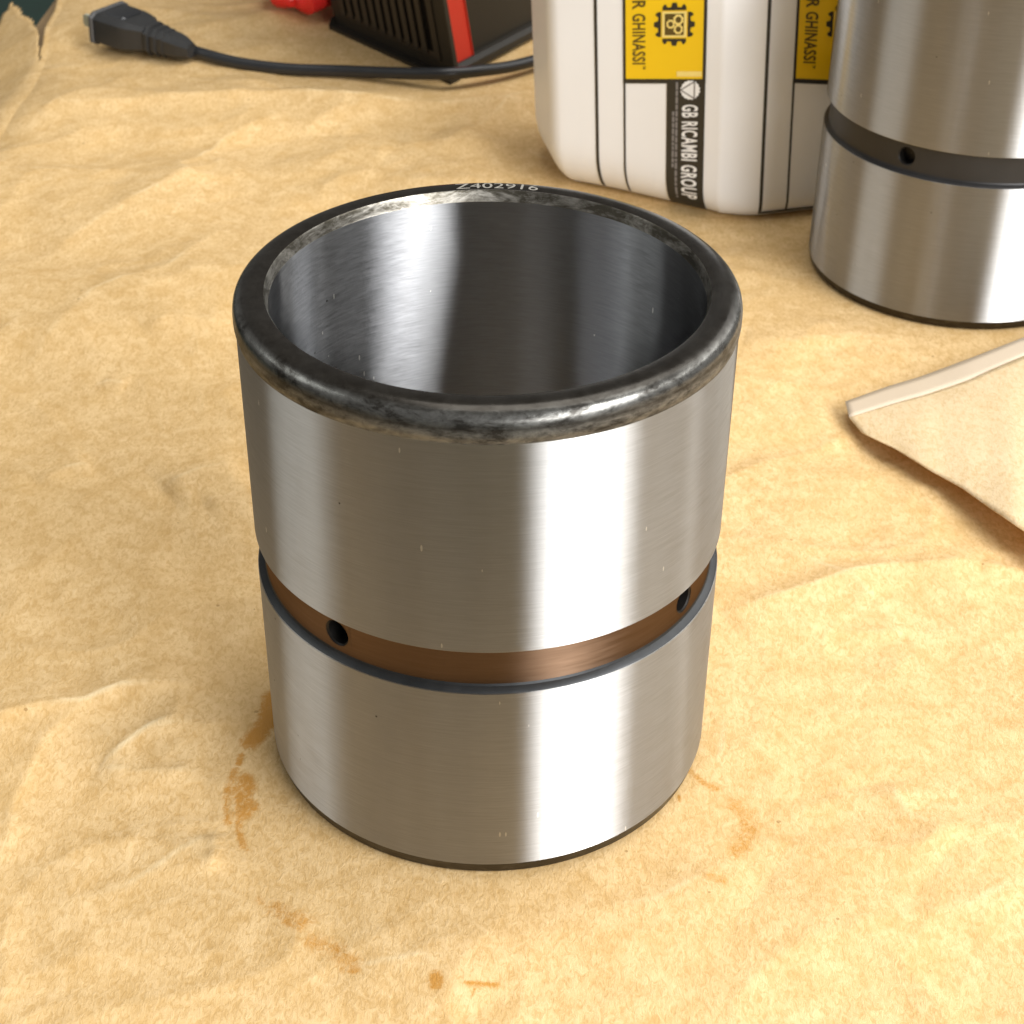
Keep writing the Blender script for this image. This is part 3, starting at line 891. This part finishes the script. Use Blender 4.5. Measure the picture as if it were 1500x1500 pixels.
# ------------------------------------------------------------------ power cord
cord = empty('power_cord', tuple(ground(270, 78)[:2]) + (0,))
O = Vector(cord.location) / S
def gp(px, py, lift):
    p = ground(px, py, lift)
    return Vector((p[0], p[1], lift + max(0, ph(p[0], p[1])) * 0.6)) - O
r = 0.052
pts = [gp(262, 72, 0.11), gp(300, 84, 0.09), gp(350, 95, 0.06), gp(420, 101, 0.052), gp(500, 104, 0.055), gp(580, 107, 0.09), gp(650, 108, 0.13), gp(700, 104, 0.12), gp(750, 97, 0.10), gp(800, 84, 0.09)]
e = pts[-1]
pts += [e + Vector((0.35, 0.30, -0.01)), e + Vector((0.9, 0.9, -0.03)), e + Vector((1.6, 1.3, -0.04)), e + Vector((2.4, 1.4, -0.04))]
V, F = sweep(catmull(pts, 10), r, 14)
mesh_obj('cable', V, F, M_CORD, cord)
# plug: axis from (262,72) to (135,22) in the photograph
A = gp(268, 74, 0.14); B = gp(158, 33, 0.22)
ax = (B - A); Ltot = ax.length; ax.normalize()
side = ax.cross(Vector((0, 0, 1))).normalized(); upv = side.cross(ax).normalized()
def frame(t, sx, sy): return A + ax * (Ltot * t) + side * sx + upv * sy
def plug_loft(nm, secs, mat, chamf=0.35):
    """secs: (t, half width, half height)"""
    V, F = [], []
    for t, w, h in secs:
        c = chamf
        for sx, sy in ((-1, -1 + c), (-1, 1 - c), (-1 + c, 1), (1 - c, 1), (1, 1 - c), (1, -1 + c), (1 - c, -1), (-1 + c, -1)):
            V.append(tuple(frame(t, sx * w, sy * h)))
    m = 8
    for j in range(len(secs) - 1):
        for k in range(m):
            F.append((j * m + k, j * m + (k + 1) % m, (j + 1) * m + (k + 1) % m, (j + 1) * m + k))
    F += [tuple(range(m)), tuple((len(secs) - 1) * m + k for k in reversed(range(m)))]
    o = mesh_obj(nm, V, F, mat, cord, sharp=25)
    return o
plug_loft('plug_body', [(0.40, 0.12, 0.11), (0.47, 0.15, 0.12), (0.55, 0.20, 0.13), (0.66, 0.222, 0.14), (0.90, 0.228, 0.14), (0.955, 0.222, 0.135)], M_PLUG, 0.28)
plug_loft('plug_face', [(0.955, 0.232, 0.145), (0.965, 0.242, 0.152), (0.995, 0.242, 0.152), (1.0, 0.230, 0.14)], M_PLUGR, 0.25)
plug_loft('plug_grip', [(0.64, 0.13, 0.144), (0.66, 0.16, 0.152), (0.88, 0.16, 0.152), (0.90, 0.13, 0.144)], M_CORD, 0.3)
for i, t in enumerate((0.36, 0.27, 0.18, 0.09)):
    w = 0.135 - 0.010 * i
    plug_loft('strain_relief', [(t - 0.030, w * 0.80, w * 0.80), (t - 0.020, w, w), (t + 0.022, w, w), (t + 0.032, w * 0.80, w * 0.80)], M_PLUG, 0.45)
plug_loft('strain_sleeve', [(-0.12, 0.060, 0.060), (-0.02, 0.095, 0.095), (0.05, 0.105, 0.105), (0.42, 0.118, 0.118)], M_PLUG, 0.5)
for s in (-0.09, 0.09):
    V, F = [], []
    for t in (0.99, 1.20, 1.23):
        for a, b in ((-1, -1), (1, -1), (1, 1), (-1, 1)):
            q = 0.7 if t > 1.22 else 1
            V.append(tuple(frame(t, s + a * 0.016 * q, b * 0.055 * q)))
    F = [(0, 1, 5, 4), (1, 2, 6, 5), (2, 3, 7, 6), (3, 0, 4, 7), (4, 5, 9, 8), (5, 6, 10, 9), (6, 7, 11, 10), (7, 4, 8, 11), (8, 9, 10, 11), (3, 2, 1, 0)]
    mesh_obj('prong', V, F, M_PRONG, cord, smooth=False)
tag(cord, 'black power cord with a two prong plug, running past the charger', 'power cord')

# ------------------------------------------------------------------ pale envelope at the right
def env_pt(px, py, z):
    p = ground(px, py, z)
    return np.array([p[0], p[1], z])
def build_envelope():
    # boundary curves in the photograph: top fold edge, strip line, lower wavy edge
    top = [(1238, 588), (1300, 566), (1350, 551), (1420, 525), (1500, 494), (1600, 452), (1760, 380)]
    lin = [(1244, 611), (1302, 593), (1352, 579), (1421, 556), (1500, 521), (1600, 480), (1760, 408)]
    low = [(1262, 634), (1310, 656), (1363, 690), (1410, 715), (1450, 744), (1500, 776), (1600, 840), (1760, 940)]
    def samp(c, zf, n=60):
        c = np.array(c, float); d = np.concatenate([[0], np.cumsum(np.hypot(*(c[1:] - c[:-1]).T))]); d /= d[-1]
        t = np.linspace(0, 1, n)
        x = np.interp(t, d, c[:, 0]); y = np.interp(t, d, c[:, 1])
        return [env_pt(a, b, zf(tt)) for a, b, tt in zip(x, y, t)]
    zt = lambda t: 0.050 + 0.05 * min(1, t * 3)
    zl = lambda t: 0.055 + 0.05 * min(1, t * 3)
    zw = lambda t: 0.05 + 0.17 * min(1, t * 2.2) ** 0.9 + 0.010 * math.sin(t * 17) * min(1, t * 6) + 0.003 * math.sin(t * 47)
    T, L_, W_ = samp(top, zt), samp(lin, zl), samp(low, zw)
    n = len(T); env = empty('paper_envelope', tuple(L_[0][:2]) + (0,)); o = np.array(list(env.location)) / S
    rows = 26; V = []
    for j in range(rows + 1):
        s = j / rows
        for i in range(n):
            p = L_[i] * (1 - s) + W_[i] * s
            wob = 0.03 * math.sin(s * math.pi) * min(1, i / 12)
            wob += 0.012 * float(perlin(np.array([p[0] * 2.1]), np.array([p[1] * 2.1]))[0])
            V.append(p + (0, 0, wob) - o)
    F = [(j * n + i, (j + 1) * n + i, (j + 1) * n + i + 1, j * n + i + 1) for j in range(rows) for i in range(n - 1)]
    a = mesh_obj('sheet', V, F, M_ENV, env, sharp=80)
    m_ = a.modifiers.new('thickness', 'SOLIDIFY'); m_.thickness = 0.004 * S
    V = []
    for j in range(5):
        s = j / 4
        for i in range(n):
            p = T[i] * (1 - s) + L_[i] * s
            V.append(p + (0, 0, 0.0) - o)
    F = [(j * n + i, (j + 1) * n + i, (j + 1) * n + i + 1, j * n + i + 1) for j in range(4) for i in range(n - 1)]
    b = mesh_obj('glue_strip', V, F, M_STRIP, env, sharp=80)
    m_ = b.modifiers.new('thickness', 'SOLIDIFY'); m_.thickness = 0.003 * S
    tag(env, 'pale kraft envelope with a light sealing strip lifted off the table at right', 'envelope')
build_envelope()
